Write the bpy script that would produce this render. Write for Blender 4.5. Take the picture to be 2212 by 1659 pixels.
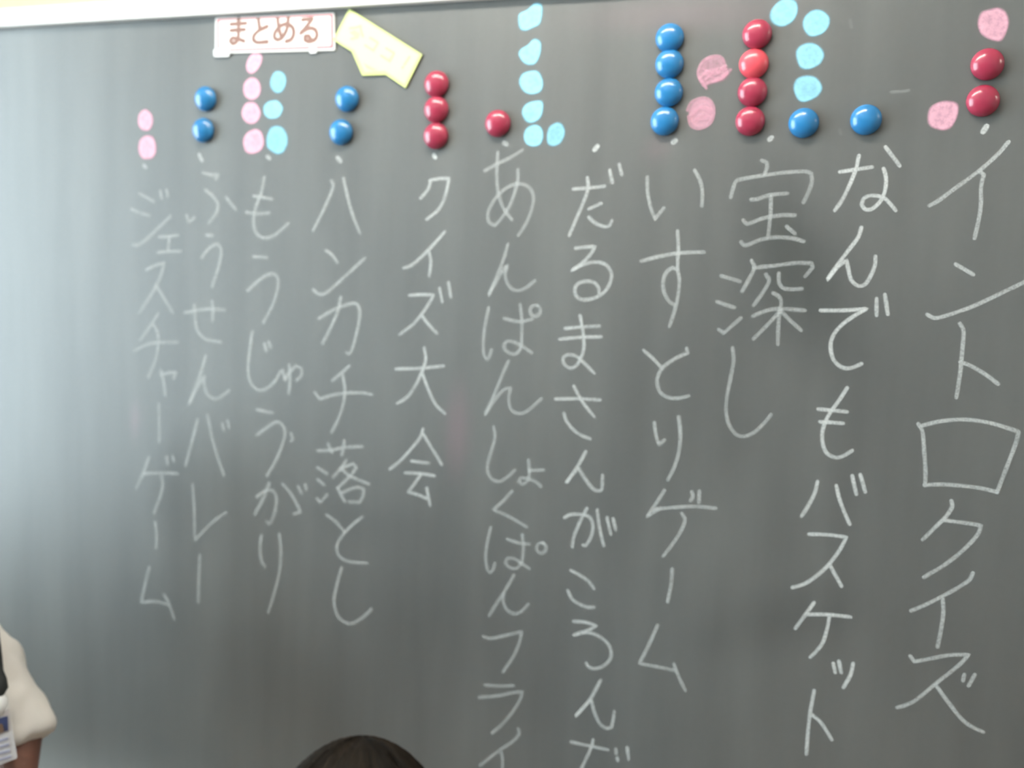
import bpy, bmesh, math, random
from mathutils import Vector, Matrix, noise as mnoise

# ---------------------------------------------------------------- clear
for o in list(bpy.data.objects):
    bpy.data.objects.remove(o, do_unlink=True)
scene = bpy.context.scene
COL = scene.collection
R_ = random.Random(11)

# ---------------------------------------------------------------- camera
W, H, F = 2212.0, 1659.0, 2100.0                      # photo size, focal length in px
CX, CY = W / 2, H / 2
u = -Vector((-6452.0, -457.0, F)).normalized()        # board's right, in camera axes (x right, y down, z ahead)
_vy = 20000.0
v = Vector(((F * F - 457.0 * _vy) / 6452.0, _vy, F)).normalized()   # down along the board
v = (v - u * v.dot(u)).normalized()
n = u.cross(v)                                        # into the board
D0 = 1.47                                             # distance to the board along the optical axis


def c2w(c):                                           # camera axes -> world (X right, Y into board, Z up)
    return Vector((c.dot(u), c.dot(n), -c.dot(v)))


_off = c2w(Vector((0, 0, D0)))
CAM = Vector((0, 0, 0)) - _off
_d = c2w(Vector(((0 - CX) / F, (62 - CY) / F, 1)))
_z = CAM.z + _d.z * (-CAM.y / _d.y)
CAM.z += 2.05 - _z                                    # underside of the board's top rail at 2.05 m


def ray(px, py):
    return c2w(Vector(((px - CX) / F, (py - CY) / F, 1)))


def on_board(px, py, y=0.0):                          # photo pixel -> point on the board's plane
    d = ray(px, py)
    return CAM + d * ((y - CAM.y) / d.y)


def at_depth(px, py, depth):
    return CAM + ray(px, py) * depth


cam_data = bpy.data.cameras.new('camera')
cam_data.sensor_fit = 'HORIZONTAL'
cam_data.sensor_width = 36.0
cam_data.lens = 36.0 * F / W
cam_data.clip_start = 0.02
cam = bpy.data.objects.new('camera', cam_data)
COL.objects.link(cam)
ax, ay, az = c2w(Vector((1, 0, 0))), c2w(Vector((0, -1, 0))), c2w(Vector((0, 0, -1)))
cam.matrix_world = Matrix(((ax.x, ay.x, az.x, CAM.x), (ax.y, ay.y, az.y, CAM.y),
                           (ax.z, ay.z, az.z, CAM.z), (0, 0, 0, 1)))
cam_data.dof.use_dof = True                           # the photo is softly out of focus, least at the right
cam_data.dof.focus_distance = 1.12
cam_data.dof.aperture_fstop = 2.3
scene.camera = cam

# ---------------------------------------------------------------- light and exposure
scene.view_settings.view_transform = 'Standard'
scene.view_settings.look = 'None'
scene.view_settings.gamma = 1.0
scene.view_settings.use_curve_mapping = False
scene.view_settings.exposure = 0.0
scene.cycles.max_bounces = 6
scene.cycles.diffuse_bounces = 4
scene.cycles.glossy_bounces = 3

world = bpy.data.worlds.new('world')
scene.world = world
world.use_nodes = True
bg = world.node_tree.nodes['Background']
bg.inputs['Color'].default_value = (0.80, 0.91, 1.0, 1)   # bright overcast sky outside the windows
bg.inputs['Strength'].default_value = 17.0

XL, XR, YB, ZC = -2.7, 4.6, -7.6, 3.0                 # left wall, right wall, rear wall, ceiling
WZ0, WZ1 = 0.52, 2.92                                 # window sill and head
BAYS = [(-2.75, -0.45), (-4.75, -3.0)]
for (y0, y1) in BAYS:                                 # light portals: guide sky light through the window openings
    L = bpy.data.lights.new('window_portal', 'AREA')
    L.shape = 'RECTANGLE'
    L.size, L.size_y = y1 - y0, WZ1 - WZ0
    L.cycles.is_portal = True
    o = bpy.data.objects.new('window_portal', L)
    o.location = (XL - 0.14, (y0 + y1) / 2, (WZ0 + WZ1) / 2)
    o.rotation_euler = (0, -math.pi / 2, 0)           # shines to +X
    o.rotation_euler = Vector((1, 0, 0)).to_track_quat('-Z', 'Y').to_euler()
    L.size, L.size_y = y1 - y0, WZ1 - WZ0
    COL.objects.link(o)
TUBE, TUBE_BACK = 52.0, 5.0                            # brightness of the tubes: by the chalkboard, in the back of the room

# ---------------------------------------------------------------- materials


def mat(name):
    m = bpy.data.materials.new(name)
    m.use_nodes = True
    nt = m.node_tree
    return m, nt, nt.nodes['Principled BSDF']


def nd(nt, kind, **kw):
    q = nt.nodes.new(kind)
    for k, val in kw.items():
        if k in q.inputs.keys():
            q.inputs[k].default_value = val
        else:
            setattr(q, k, val)
    return q


def simple(name, col, rough=0.6, spec=0.5, noise_scale=0, noise_amt=0.0, bump=0.0, coat=0.0, metal=0.0):
    m, nt, b = mat(name)
    b.inputs['Base Color'].default_value = (*col, 1)
    b.inputs['Roughness'].default_value = rough
    b.inputs['Specular IOR Level'].default_value = spec
    b.inputs['Coat Weight'].default_value = coat
    b.inputs['Metallic'].default_value = metal
    if noise_scale:
        tc = nd(nt, 'ShaderNodeTexCoord')
        nz = nd(nt, 'ShaderNodeTexNoise', Scale=noise_scale, Detail=5.0)
        nt.links.new(tc.outputs['Object'], nz.inputs['Vector'])
        mx = nd(nt, 'ShaderNodeMix', data_type='RGBA')
        mx.inputs['A'].default_value = (*[c * (1 - noise_amt) for c in col], 1)
        mx.inputs['B'].default_value = (*[min(1, c * (1 + noise_amt)) for c in col], 1)
        nt.links.new(nz.outputs['Fac'], mx.inputs['Factor'])
        nt.links.new(mx.outputs['Result'], b.inputs['Base Color'])
        if bump:
            bp = nd(nt, 'ShaderNodeBump', Strength=bump, Distance=0.002)
            nt.links.new(nz.outputs['Fac'], bp.inputs['Height'])
            nt.links.new(bp.outputs['Normal'], b.inputs['Normal'])
    return m


def math_node(nt, op, a, b=None, clamp=False):
    q = nd(nt, 'ShaderNodeMath', operation=op, use_clamp=clamp)
    for i, x in enumerate((a, b)):
        if x is None:
            continue
        if isinstance(x, (int, float)):
            q.inputs[i].default_value = x
        else:
            nt.links.new(x, q.inputs[i])
    return q.outputs[0]


def board_material():
    m, nt, b = mat('chalkboard_surface')
    tc = nd(nt, 'ShaderNodeTexCoord')
    P = tc.outputs['Object']

    def noise(scale_vec, scale, detail=4.0, rough=0.5, off=(0, 0, 0), rot=0.0):
        mp = nd(nt, 'ShaderNodeMapping')
        mp.inputs['Scale'].default_value = scale_vec
        mp.inputs['Location'].default_value = off
        mp.inputs['Rotation'].default_value = (0, rot, 0)
        nt.links.new(P, mp.inputs['Vector'])
        nz = nd(nt, 'ShaderNodeTexNoise', Scale=scale, Detail=detail, Roughness=rough)
        nt.links.new(mp.outputs[0], nz.inputs['Vector'])
        return nz.outputs['Fac']

    streak = noise((1, 1, 0.10), 16.0, 3.0)                  # vertical eraser strokes
    wide = noise((1, 1, 0.35), 3.2, 3.0, off=(3.1, 0, 0))
    diag = noise((1, 1, 0.22), 9.0, 3.0, off=(1.7, 0, 5.0), rot=0.55)
    fine = noise((1, 1, 1), 130.0, 2.0)
    s = math_node(nt, 'ADD', math_node(nt, 'MULTIPLY', streak, 0.36), math_node(nt, 'MULTIPLY', wide, 0.36))
    s = math_node(nt, 'ADD', s, math_node(nt, 'MULTIPLY', diag, 0.22))
    s = math_node(nt, 'ADD', s, math_node(nt, 'MULTIPLY', fine, 0.06))
    # clean swipes and dusty smears: stored on the board's mesh
    sm = nd(nt, 'ShaderNodeAttribute', attribute_name='smear')
    s = math_node(nt, 'ADD', s, sm.outputs['Fac'])
    ramp = nd(nt, 'ShaderNodeValToRGB')
    ramp.color_ramp.elements[0].position = 0.22
    ramp.color_ramp.elements[0].color = (0.068, 0.073, 0.070, 1)
    ramp.color_ramp.elements[1].position = 0.78
    ramp.color_ramp.elements[1].color = (0.170, 0.175, 0.169, 1)
    nt.links.new(s, ramp.inputs['Fac'])
    col = ramp.outputs['Color']
    pk = nd(nt, 'ShaderNodeAttribute', attribute_name='pink_dust')
    mx = nd(nt, 'ShaderNodeMix', data_type='RGBA')
    nt.links.new(pk.outputs['Fac'], mx.inputs['Factor'])
    nt.links.new(col, mx.inputs['A'])
    mx.inputs['B'].default_value = (0.36, 0.20, 0.25, 1)
    col = mx.outputs['Result']
    nt.links.new(col, b.inputs['Base Color'])
    b.inputs['Roughness'].default_value = 0.37
    b.inputs['Specular IOR Level'].default_value = 1.0
    return m


def chalk_material(name, col, lo, hi, scale):
    """chalk: grainy pigment, thinning to nothing at the edge of a mark; point attributes 'edge' and 'dens'"""
    m, nt, b = mat(name)
    b.inputs['Base Color'].default_value = (*col, 1)
    b.inputs['Roughness'].default_value = 0.95
    b.inputs['Specular IOR Level'].default_value = 0.05
    e = nd(nt, 'ShaderNodeAttribute', attribute_name='edge')
    dn = nd(nt, 'ShaderNodeAttribute', attribute_name='dens')
    tc = nd(nt, 'ShaderNodeTexCoord')
    nz = nd(nt, 'ShaderNodeTexNoise', Scale=scale, Detail=3.0, Roughness=0.6)
    nt.links.new(tc.outputs['Object'], nz.inputs['Vector'])
    mr = nd(nt, 'ShaderNodeMapRange', interpolation_type='SMOOTHSTEP')
    mr.inputs['From Min'].default_value = 0.30
    mr.inputs['From Max'].default_value = 0.62
    mr.inputs['To Min'].default_value = lo
    mr.inputs['To Max'].default_value = hi
    nt.links.new(nz.outputs['Fac'], mr.inputs['Value'])
    es = nd(nt, 'ShaderNodeMapRange', interpolation_type='SMOOTHSTEP')
    nt.links.new(e.outputs['Fac'], es.inputs['Value'])
    a = math_node(nt, 'MULTIPLY', mr.outputs[0], es.outputs[0])
    a = math_node(nt, 'MULTIPLY', a, dn.outputs['Fac'], clamp=True)
    nt.links.new(a, b.inputs['Alpha'])
    return m


M_BOARD = board_material()
M_CHALK = chalk_material('white_chalk', (0.84, 0.86, 0.84), 0.60, 0.92, 420.0)
M_PINK = chalk_material('pink_chalk', (0.88, 0.49, 0.60), 0.80, 1.0, 160.0)
M_CYAN = chalk_material('light_blue_chalk', (0.35, 0.71, 0.87), 0.84, 1.0, 160.0)
M_RED = simple('red_plastic', (0.35, 0.034, 0.072), 0.26, 0.5, coat=0.3)
M_RED2 = simple('light_red_plastic', (0.70, 0.085, 0.115), 0.26, 0.5, coat=0.3)
M_BLUE = simple('blue_plastic', (0.022, 0.185, 0.43), 0.26, 0.5, coat=0.3)
M_DARK = simple('ferrite', (0.05, 0.05, 0.05), 0.7)
M_RAIL = simple('white_metal', (0.86, 0.85, 0.82), 0.35, 0.5, 40, 0.03)
M_WALL = simple('cream_wall', (0.80, 0.63, 0.42), 0.8, 0.3, 60, 0.04, 0.15)
M_WALL2 = simple('white_wall', (0.52, 0.50, 0.47), 0.85, 0.3, 60, 0.04, 0.15)
M_CEIL = simple('ceiling_board', (0.80, 0.79, 0.76), 0.9, 0.2, 25, 0.06, 0.1)
M_TRIM = simple('brown_wood_trim', (0.23, 0.12, 0.06), 0.5, 0.5, 30, 0.2)
M_ALU = simple('aluminium', (0.62, 0.63, 0.64), 0.35, 0.5, metal=0.9)
M_CARD = simple('white_card', (0.90, 0.89, 0.86), 0.35, 0.5)
M_CARDPINK = simple('pink_border', (0.66, 0.24, 0.26), 0.4, 0.5)
M_CARDINK = simple('brown_ink', (0.27, 0.15, 0.12), 0.5)
M_YELLOW = simple('pale_yellow_card', (0.72, 0.80, 0.30), 0.45, 0.5, 18, 0.05)
M_YELLOW2 = simple('pale_yellow_face', (0.84, 0.84, 0.44), 0.45, 0.5, 18, 0.04)
M_YINK = simple('faded_red_ink', (0.80, 0.46, 0.32), 0.5)
M_TAPE = simple('white_tape', (0.93, 0.93, 0.93), 0.3, 0.5)
M_SHIRT = simple('white_shirt', (0.68, 0.65, 0.61), 0.9, 0.2, 900, 0.06, 0.3)
M_GREY = simple('grey_shirt', (0.30, 0.33, 0.38), 0.9, 0.2, 900, 0.06, 0.3)
M_NAVY = simple('navy_cloth', (0.02, 0.025, 0.05), 0.9, 0.2, 900, 0.1, 0.3)
M_SOCK = simple('white_sock', (0.75, 0.75, 0.73), 0.9)
M_SHOE = simple('white_shoe', (0.70, 0.70, 0.68), 0.6)
M_EYE = simple('eye_white', (0.8, 0.79, 0.77), 0.2)
M_IRIS = simple('iris', (0.025, 0.014, 0.01), 0.15)
M_LIP = simple('lip', (0.48, 0.20, 0.17), 0.5)
M_STRAP = simple('black_strap', (0.012, 0.014, 0.014), 0.7)
M_HOLDER = simple('badge_paper', (0.62, 0.60, 0.60), 0.25, 0.5)
M_BPHOTO = simple('badge_photo_blue', (0.045, 0.06, 0.14), 0.3)
M_BFACE = simple('badge_photo_brown', (0.16, 0.10, 0.07), 0.3)
M_BTEXT = simple('badge_print', (0.34, 0.34, 0.43), 0.4)


def skin_material():
    m = simple('skin', (0.16, 0.074, 0.052), 0.55, 0.4, 300, 0.06, 0.1)  # base darkened: shade on the arm is put into the skin colour
    b = m.node_tree.nodes['Principled BSDF']
    b.inputs['Subsurface Weight'].default_value = 0.08
    b.inputs['Subsurface Radius'].default_value = (0.01, 0.004, 0.002)
    return m


def hair_material(name, a, c):
    m, nt, b = mat(name)
    at = nd(nt, 'ShaderNodeAttribute', attribute_name='tone')
    mx = nd(nt, 'ShaderNodeMix', data_type='RGBA')
    mx.inputs['A'].default_value = (*a, 1)
    mx.inputs['B'].default_value = (*c, 1)
    nt.links.new(at.outputs['Fac'], mx.inputs['Factor'])
    nt.links.new(mx.outputs['Result'], b.inputs['Base Color'])
    b.inputs['Roughness'].default_value = 0.55
    b.inputs['Specular IOR Level'].default_value = 0.11
    return m


M_SKIN = skin_material()
M_HAIR = hair_material('dark_brown_hair', (0.002, 0.0016, 0.001), (0.017, 0.0115, 0.007))
M_HAIRB = hair_material('black_hair', (0.006, 0.005, 0.005), (0.02, 0.016, 0.013))


def plank_material():
    m, nt, b = mat('floor_boards')
    tc = nd(nt, 'ShaderNodeTexCoord')
    br = nd(nt, 'ShaderNodeTexBrick', Scale=1.0)
    br.inputs['Brick Width'].default_value = 0.9
    br.inputs['Row Height'].default_value = 0.075
    br.inputs['Mortar Size'].default_value = 0.0015
    br.inputs['Color1'].default_value = (0.20, 0.115, 0.06, 1)
    br.inputs['Color2'].default_value = (0.16, 0.09, 0.045, 1)
    br.inputs['Mortar'].default_value = (0.08, 0.05, 0.03, 1)
    nt.links.new(tc.outputs['Object'], br.inputs['Vector'])
    nt.links.new(br.outputs['Color'], b.inputs['Base Color'])
    b.inputs['Roughness'].default_value = 0.4
    return m


def glass_material():
    m = bpy.data.materials.new('window_glass')
    m.use_nodes = True
    nt = m.node_tree
    nt.nodes.clear()
    out = nd(nt, 'ShaderNodeOutputMaterial')
    mx = nd(nt, 'ShaderNodeMixShader')
    tr = nd(nt, 'ShaderNodeBsdfTransparent')
    tr.inputs['Color'].default_value = (0.93, 0.96, 0.95, 1)
    gl = nd(nt, 'ShaderNodeBsdfGlossy', Roughness=0.02)
    fr = nd(nt, 'ShaderNodeFresnel', IOR=1.4)
    nt.links.new(fr.outputs[0], mx.inputs[0])
    nt.links.new(tr.outputs[0], mx.inputs[1])
    nt.links.new(gl.outputs[0], mx.inputs[2])
    nt.links.new(mx.outputs[0], out.inputs[0])
    return m


def tube_material(power):
    m, nt, b = mat('fluorescent_tube')
    b.inputs['Base Color'].default_value = (0.9, 0.9, 0.9, 1)
    b.inputs['Emission Color'].default_value = (1.0, 0.94, 0.85, 1)
    b.inputs['Emission Strength'].default_value = power
    return m


M_FLOOR, M_GLASS = plank_material(), glass_material()
M_TUBE, M_TUBE_BACK = tube_material(TUBE), tube_material(TUBE_BACK)

# ---------------------------------------------------------------- mesh helpers


def link_mesh(name, me, m=None, parent=None):
    o = bpy.data.objects.new(name, me)
    COL.objects.link(o)
    if m is not None:
        me.materials.append(m)
    if parent is not None:
        o.parent = parent
    return o


def from_bm(name, bm, m=None, parent=None, smooth=False):
    me = bpy.data.meshes.new(name)
    bmesh.ops.recalc_face_normals(bm, faces=bm.faces[:])
    if smooth:
        for f in bm.faces:
            f.smooth = True
    bm.to_mesh(me)
    bm.free()
    return link_mesh(name, me, m, parent)


def box(bm, lo, hi, bevel=0.0):
    lo, hi = Vector(lo), Vector(hi)
    r = bmesh.ops.create_cube(bm, size=1.0)
    vs = r['verts']
    for q in vs:
        q.co = Vector([lo[i] + (q.co[i] + 0.5) * (hi[i] - lo[i]) for i in range(3)])
    if bevel > 0:
        es = list({e for q in vs for e in q.link_edges})
        bmesh.ops.bevel(bm, geom=es, offset=bevel, segments=2, affect='EDGES', profile=0.7)


def box_obj(name, lo, hi, m, parent=None, bevel=0.0):
    bm = bmesh.new()
    box(bm, lo, hi, bevel)
    return from_bm(name, bm, m, parent)


def empty(name, loc=(0, 0, 0), rot=(0, 0, 0)):
    o = bpy.data.objects.new(name, None)
    COL.objects.link(o)
    o.empty_display_size = 0.05
    o.location = loc
    o.rotation_euler = rot
    return o


def tag(o, label=None, cat=None, group=None, kind=None):
    for k, x in (('label', label), ('category', cat), ('group', group), ('kind', kind)):
        if x:
            o[k] = x
    return o


def catmull(pts, closed=False, step=6.0, corner=62.0):
    """smooth curve through 2-D points; sharp corners stay sharp"""
    P = [Vector((p[0], p[1])) for p in pts]
    if len(P) == 2 and not closed:
        k = max(2, int((P[1] - P[0]).length / step))
        return [P[0].lerp(P[1], i / k) for i in range(k + 1)]
    nP = len(P)

    def sharp(i):
        if closed or i <= 0 or i >= nP - 1:
            return False
        a, b = P[i] - P[i - 1], P[i + 1] - P[i]
        return a.length > 0 and b.length > 0 and math.degrees(a.angle(b)) > corner

    def tang(i, side):
        if closed:
            return (P[(i + 1) % nP] - P[(i - 1) % nP]) * 0.5
        if sharp(i) or i in (0, nP - 1):
            if (side > 0 or i == 0) and i < nP - 1:
                return (P[i + 1] - P[i]) * 0.9
            return (P[i] - P[i - 1]) * 0.9
        return (P[i + 1] - P[i - 1]) * 0.5
    out = []
    for i in range(nP if closed else nP - 1):
        a, b = P[i], P[(i + 1) % nP]
        seg = (b - a).length
        ta, tb = tang(i, 1), tang((i + 1) % nP, -1)
        # limit overshoot on very uneven spacing
        ta = ta if ta.length < seg * 1.3 else ta.normalized() * seg * 1.3
        tb = tb if tb.length < seg * 1.3 else tb.normalized() * seg * 1.3
        k = max(2, int(seg / step))
        for j in range(k):
            t = j / k
            t2, t3 = t * t, t * t * t
            out.append(a * (2 * t3 - 3 * t2 + 1) + ta * (t3 - 2 * t2 + t) + b * (-2 * t3 + 3 * t2) + tb * (t3 - t2))
    if not closed:
        out.append(P[-1])
    return out


class Ribbons:
    """flat chalk or ink strokes lying on the board; 2-D points are (x, z) in metres"""

    def __init__(self):
        self.v, self.f, self.e, self.d = [], [], [], []

    def stroke(self, pts, width, y0, dens=1.0, fade=0.0):
        N = len(pts)
        L = [0.0]
        for i in range(1, N):
            L.append(L[-1] + (pts[i] - pts[i - 1]).length)
        tot = max(L[-1], 1e-6)
        hw = width / 2
        rows = []
        samples = []
        # round caps: extra rows before the first and after the last point
        d0 = (pts[1] - pts[0]).normalized()
        d1 = (pts[-1] - pts[-2]).normalized()
        for t in (1.0, 0.8, 0.45):
            samples.append((pts[0] - d0 * hw * t, d0, math.sqrt(max(0.02, 1 - t * t)), 0.0))
        for i, p in enumerate(pts):
            a = pts[max(0, i - 1)]
            b = pts[min(N - 1, i + 1)]
            d = (b - a)
            d = d.normalized() if d.length > 1e-9 else d0
            samples.append((p, d, 1.0, L[i] / tot))
        for t in (0.45, 0.8, 1.0):
            samples.append((pts[-1] + d1 * hw * t, d1, math.sqrt(max(0.02, 1 - t * t)), 1.0))
        S = len(samples)
        for k, (p, d, ws, t) in enumerate(samples):
            nrm = Vector((-d.y, d.x))
            wob = 1 + 0.13 * mnoise.noise(Vector((p.x * 90, p.y * 90, 3.3)))
            w = hw * ws * wob
            y = y0 - 0.00018 * t
            dd = dens * (1 - fade * t) * (1 + 0.22 * mnoise.noise(Vector((p.x * 40, p.y * 40, 9.1))))
            row = []
            for s in (-1, -0.5, 0, 0.5, 1):
                q = p + nrm * (w * s)
                row.append(len(self.v))
                self.v.append((q.x, y, q.y))
                end = 0.0 if k in (0, S - 1) else 1.0
                self.e.append((1 - abs(s)) * 2 * end if abs(s) > 0.4 else end)
                self.d.append(dd)
            rows.append(row)
        for a, b in zip(rows[:-1], rows[1:]):
            for j in range(4):
                self.f.append((a[j], a[j + 1], b[j + 1], b[j]))

    def build(self, name, m, parent=None):
        me = bpy.data.meshes.new(name)
        me.from_pydata(self.v, [], self.f)
        for nm, arr in (('edge', self.e), ('dens', self.d)):
            at = me.attributes.new(nm, 'FLOAT', 'POINT')
            at.data.foreach_set('value', arr)
        return link_mesh(name, me, m, parent)


# ---------------------------------------------------------------- the room


def structure(o):
    o['kind'] = 'structure'
    return o


structure(box_obj('floor', (XL - 0.2, YB - 0.2, -0.12), (XR + 0.2, 0.2, 0.0), M_FLOOR))
structure(box_obj('ceiling', (XL - 0.2, YB - 0.2, ZC), (XR + 0.2, 0.2, ZC + 0.12), M_CEIL))
BY = 0.03                                             # face of the front wall, behind the board
structure(box_obj('wall_front', (XL - 0.2, BY, 0.0), (XR + 0.2, 0.2, ZC), M_WALL))
structure(box_obj('wall_right', (XR, YB, 0.0), (XR + 0.2, BY, ZC), M_WALL2))
structure(box_obj('wall_rear', (XL - 0.2, YB - 0.2, 0.0), (XR + 0.2, YB, ZC), M_WALL2))
bm = bmesh.new()                                      # left wall with window openings
box(bm, (XL - 0.2, YB, 0), (XL, BY, WZ0))
box(bm, (XL - 0.2, YB, WZ1), (XL, BY, ZC))
ys = [YB] + [q for b in sorted(BAYS) for q in b] + [BY]
for a, b in zip(ys[0::2], ys[1::2]):
    box(bm, (XL - 0.2, a, WZ0), (XL, b, WZ1))
structure(from_bm('wall_left', bm, M_WALL2))
for i, (y0, y1) in enumerate(BAYS):
    bm = bmesh.new()
    t = 0.045
    x0, x1 = XL - 0.12, XL - 0.06
    box(bm, (x0, y0, WZ0), (x1, y1, WZ0 + t))
    box(bm, (x0, y0, WZ1 - t), (x1, y1, WZ1))
    box(bm, (x0, y0, WZ0 + t), (x1, y0 + t, WZ1 - t))
    box(bm, (x0, y1 - t, WZ0 + t), (x1, y1, WZ1 - t))
    ym = (y0 + y1) / 2
    box(bm, (x0, ym - t / 2, WZ0 + t), (x1, ym + t / 2, WZ1 - t))
    w = structure(from_bm('window_%d' % (i + 1), bm, M_ALU))
    for a, b in ((y0 + t, ym - t / 2), (ym + t / 2, y1 - t)):
        box_obj('pane', (x0 + 0.025, a, WZ0 + t), (x0 + 0.029, b, WZ1 - t), M_GLASS, w)
    box_obj('window_sill', (XL - 0.055, y0 - 0.03, WZ0 - 0.02), (XL + 0.04, y1 + 0.03, WZ0), M_TRIM, w)
structure(box_obj('baseboard_front', (XL, BY - 0.014, 0.0), (XR, BY, 0.09), M_TRIM))
structure(box_obj('baseboard_left', (XL, YB, 0.0), (XL + 0.014, BY - 0.014, 0.09), M_TRIM))
structure(box_obj('baseboard_right', (XR - 0.014, YB, 0.0), (XR, BY - 0.014, 0.09), M_TRIM))


def ceiling_lamp(x, y, along_x, length, label, tube_m, drop=0.0):
    e = empty('ceiling_light', (x, y, ZC - drop), (0, 0, 0 if along_x else math.pi / 2))
    for q in (-0.4, 0.4) if drop else ():             # hung on two rods
        box_obj('rod', (q - 0.006, -0.006, -0.004), (q + 0.006, 0.006, drop + 0.001), M_RAIL, e)
    tag(e, label, 'ceiling light')
    bm = bmesh.new()
    box(bm, (-length / 2, -0.09, -0.05), (length / 2, 0.09, 0.0), 0.008)
    from_bm('housing', bm, M_RAIL, e)
    for s in (-1, 1):
        bm = bmesh.new()
        bmesh.ops.create_cone(bm, cap_ends=True, segments=14, radius1=0.0165, radius2=0.0165, depth=length - 0.08,
                              matrix=Matrix.Translation((0, 0.05 * s, -0.075)) @ Matrix.Rotation(math.pi / 2, 4, 'Y'))
        from_bm('tube', bm, tube_m, e, True)
        for q in (-1, 1):
            box_obj('tube_holder', (q * (length / 2 - 0.03) - 0.012, 0.05 * s - 0.018, -0.098),
                    (q * (length / 2 - 0.03) + 0.012, 0.05 * s + 0.018, -0.045), M_RAIL, e)


ceiling_lamp(-0.1, -0.60, True, 1.25, 'white twin-tube ceiling light over the middle of the chalkboard', M_TUBE, 0.28)
ceiling_lamp(2.9, -0.60, True, 1.25, 'white twin-tube ceiling light over the right part of the chalkboard', M_TUBE, 0.28)
for i, (x, nm) in enumerate(((-0.9, 'windows'), (2.6, 'right wall'))):
    for j, (y, wh) in enumerate(((-3.2, 'middle'), (-5.6, 'rear'))):
        ceiling_lamp(x, y, True, 1.25, 'white twin-tube ceiling light near the %s at the %s of the room' % (nm, wh), M_TUBE_BACK)

# ---------------------------------------------------------------- chalkboard
BX0, BX1, BZ0, BZ1 = -1.62, 2.05, 0.68, 2.05
board = tag(empty('chalkboard', (0, 0, 0)), 'long grey-green chalkboard covered in white vertical Japanese chalk writing', 'chalkboard')
# dark clean swipes (-) and pale dusty smears (+) left by the eraser: px, py, radii in metres, turn, amount
SMEARS = [(1740, 610, 0.09, 0.20, -0.35, -0.20), (1650, 560, 0.12, 0.19, 0.1, -0.07),
                                       (1690, 1340, 0.17, 0.07, -0.45, -0.11), (1500, 820, 0.13, 0.26, 0, -0.06),
                                       (950, 1350, 0.30, 0.22, 0.0, -0.07), (640, 1480, 0.30, 0.16, 0.2, -0.07),
                                       (340, 1330, 0.07, 0.12, 0, -0.06), (1030, 900, 0.05, 0.40, 0, 0.07),
                                       (1210, 480, 0.06, 0.35, 0, 0.05), (1420, 900, 0.03, 0.50, 0, 0.05),
                                       (1990, 450, 0.16, 0.22, 0.3, 0.06), (860, 420, 0.22, 0.22, 0, 0.05),
                                       (1560, 1150, 0.05, 0.15, 0.2, 0.06), (800, 1130, 0.18, 0.06, 0, -0.05)]
PINK_DUST = [(988, 930, 0.03, 0.11, 0, 0.22), (292, 905, 0.02, 0.05, 0, 0.20), (1480, 30, 0.22, 0.04, 0, 0.14), (1420, 320, 0.03, 0.03, 0, 0.12)]


def board_mesh():
    nx, nz = 260, 100
    vs = [(BX0 + (BX1 - BX0) * i / nx, 0.0, BZ0 + (BZ1 - BZ0) * k / nz) for k in range(nz + 1) for i in range(nx + 1)]
    fs = [(k * (nx + 1) + i, k * (nx + 1) + i + 1, (k + 1) * (nx + 1) + i + 1, (k + 1) * (nx + 1) + i) for k in range(nz) for i in range(nx)]
    q = len(vs)
    vs += [(x, BY, z) for x, z in ((BX0, BZ0), (BX1, BZ0), (BX1, BZ1), (BX0, BZ1))]
    c = [0, nx, (nz + 1) * (nx + 1) - 1, nz * (nx + 1)]
    fs.append((q + 3, q + 2, q + 1, q))
    rim = [list(range(0, nx + 1)), [k * (nx + 1) + nx for k in range(nz + 1)],
           [nz * (nx + 1) + i for i in range(nx, -1, -1)], [k * (nx + 1) for k in range(nz, -1, -1)]]
    for k in range(4):                                # edges of the panel
        fs.append(tuple(rim[k][::-1]) + (q + k, q + (k + 1) % 4))
    me = bpy.data.meshes.new('board_surface')
    me.from_pydata(vs, [], fs)

    def field(lst, gain):
        out = [0.0] * len(vs)
        for px, py, rx, ry, rot, amt in lst:
            w = on_board(px, py)
            cs, sn = math.cos(rot), math.sin(rot)
            for i, p in enumerate(vs):
                dx, dz = p[0] - w.x, p[2] - w.z
                if abs(dx) > rx + ry or abs(dz) > rx + ry:
                    continue
                r = math.hypot((dx * cs - dz * sn) / rx, (dx * sn + dz * cs) / ry)
                if r < 1:
                    t = 1 - r
                    out[i] += amt * gain * t * t * (3 - 2 * t)
        return out
    for nm, arr in (('smear', field(SMEARS, 1.3)), ('pink_dust', field(PINK_DUST, 1.0))):
        me.attributes.new(nm, 'FLOAT', 'POINT').data.foreach_set('value', arr)
    return me


panel = link_mesh('board_surface', board_mesh(), M_BOARD, board)
fp = 0.012
bm = bmesh.new()
box(bm, (BX0 - 0.031, -fp, BZ1), (BX1 + 0.031, BY, BZ1 + 0.031), 0.003)
from_bm('top_rail', bm, M_RAIL, board)
for x0, x1 in ((BX0 - 0.031, BX0), (BX1, BX1 + 0.031)):
    bm = bmesh.new()
    box(bm, (x0, -fp, BZ0), (x1, BY, BZ1), 0.003)
    from_bm('side_rail', bm, M_RAIL, board)
bm = bmesh.new()
box(bm, (BX0 - 0.031, -0.085, BZ0 - 0.022), (BX1 + 0.031, BY, BZ0 - 0.0), 0.004)
box(bm, (BX0 - 0.031, -0.089, BZ0 - 0.022), (BX1 + 0.031, -0.083, BZ0 + 0.012))
from_bm('chalk_tray', bm, M_RAIL, board)

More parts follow.
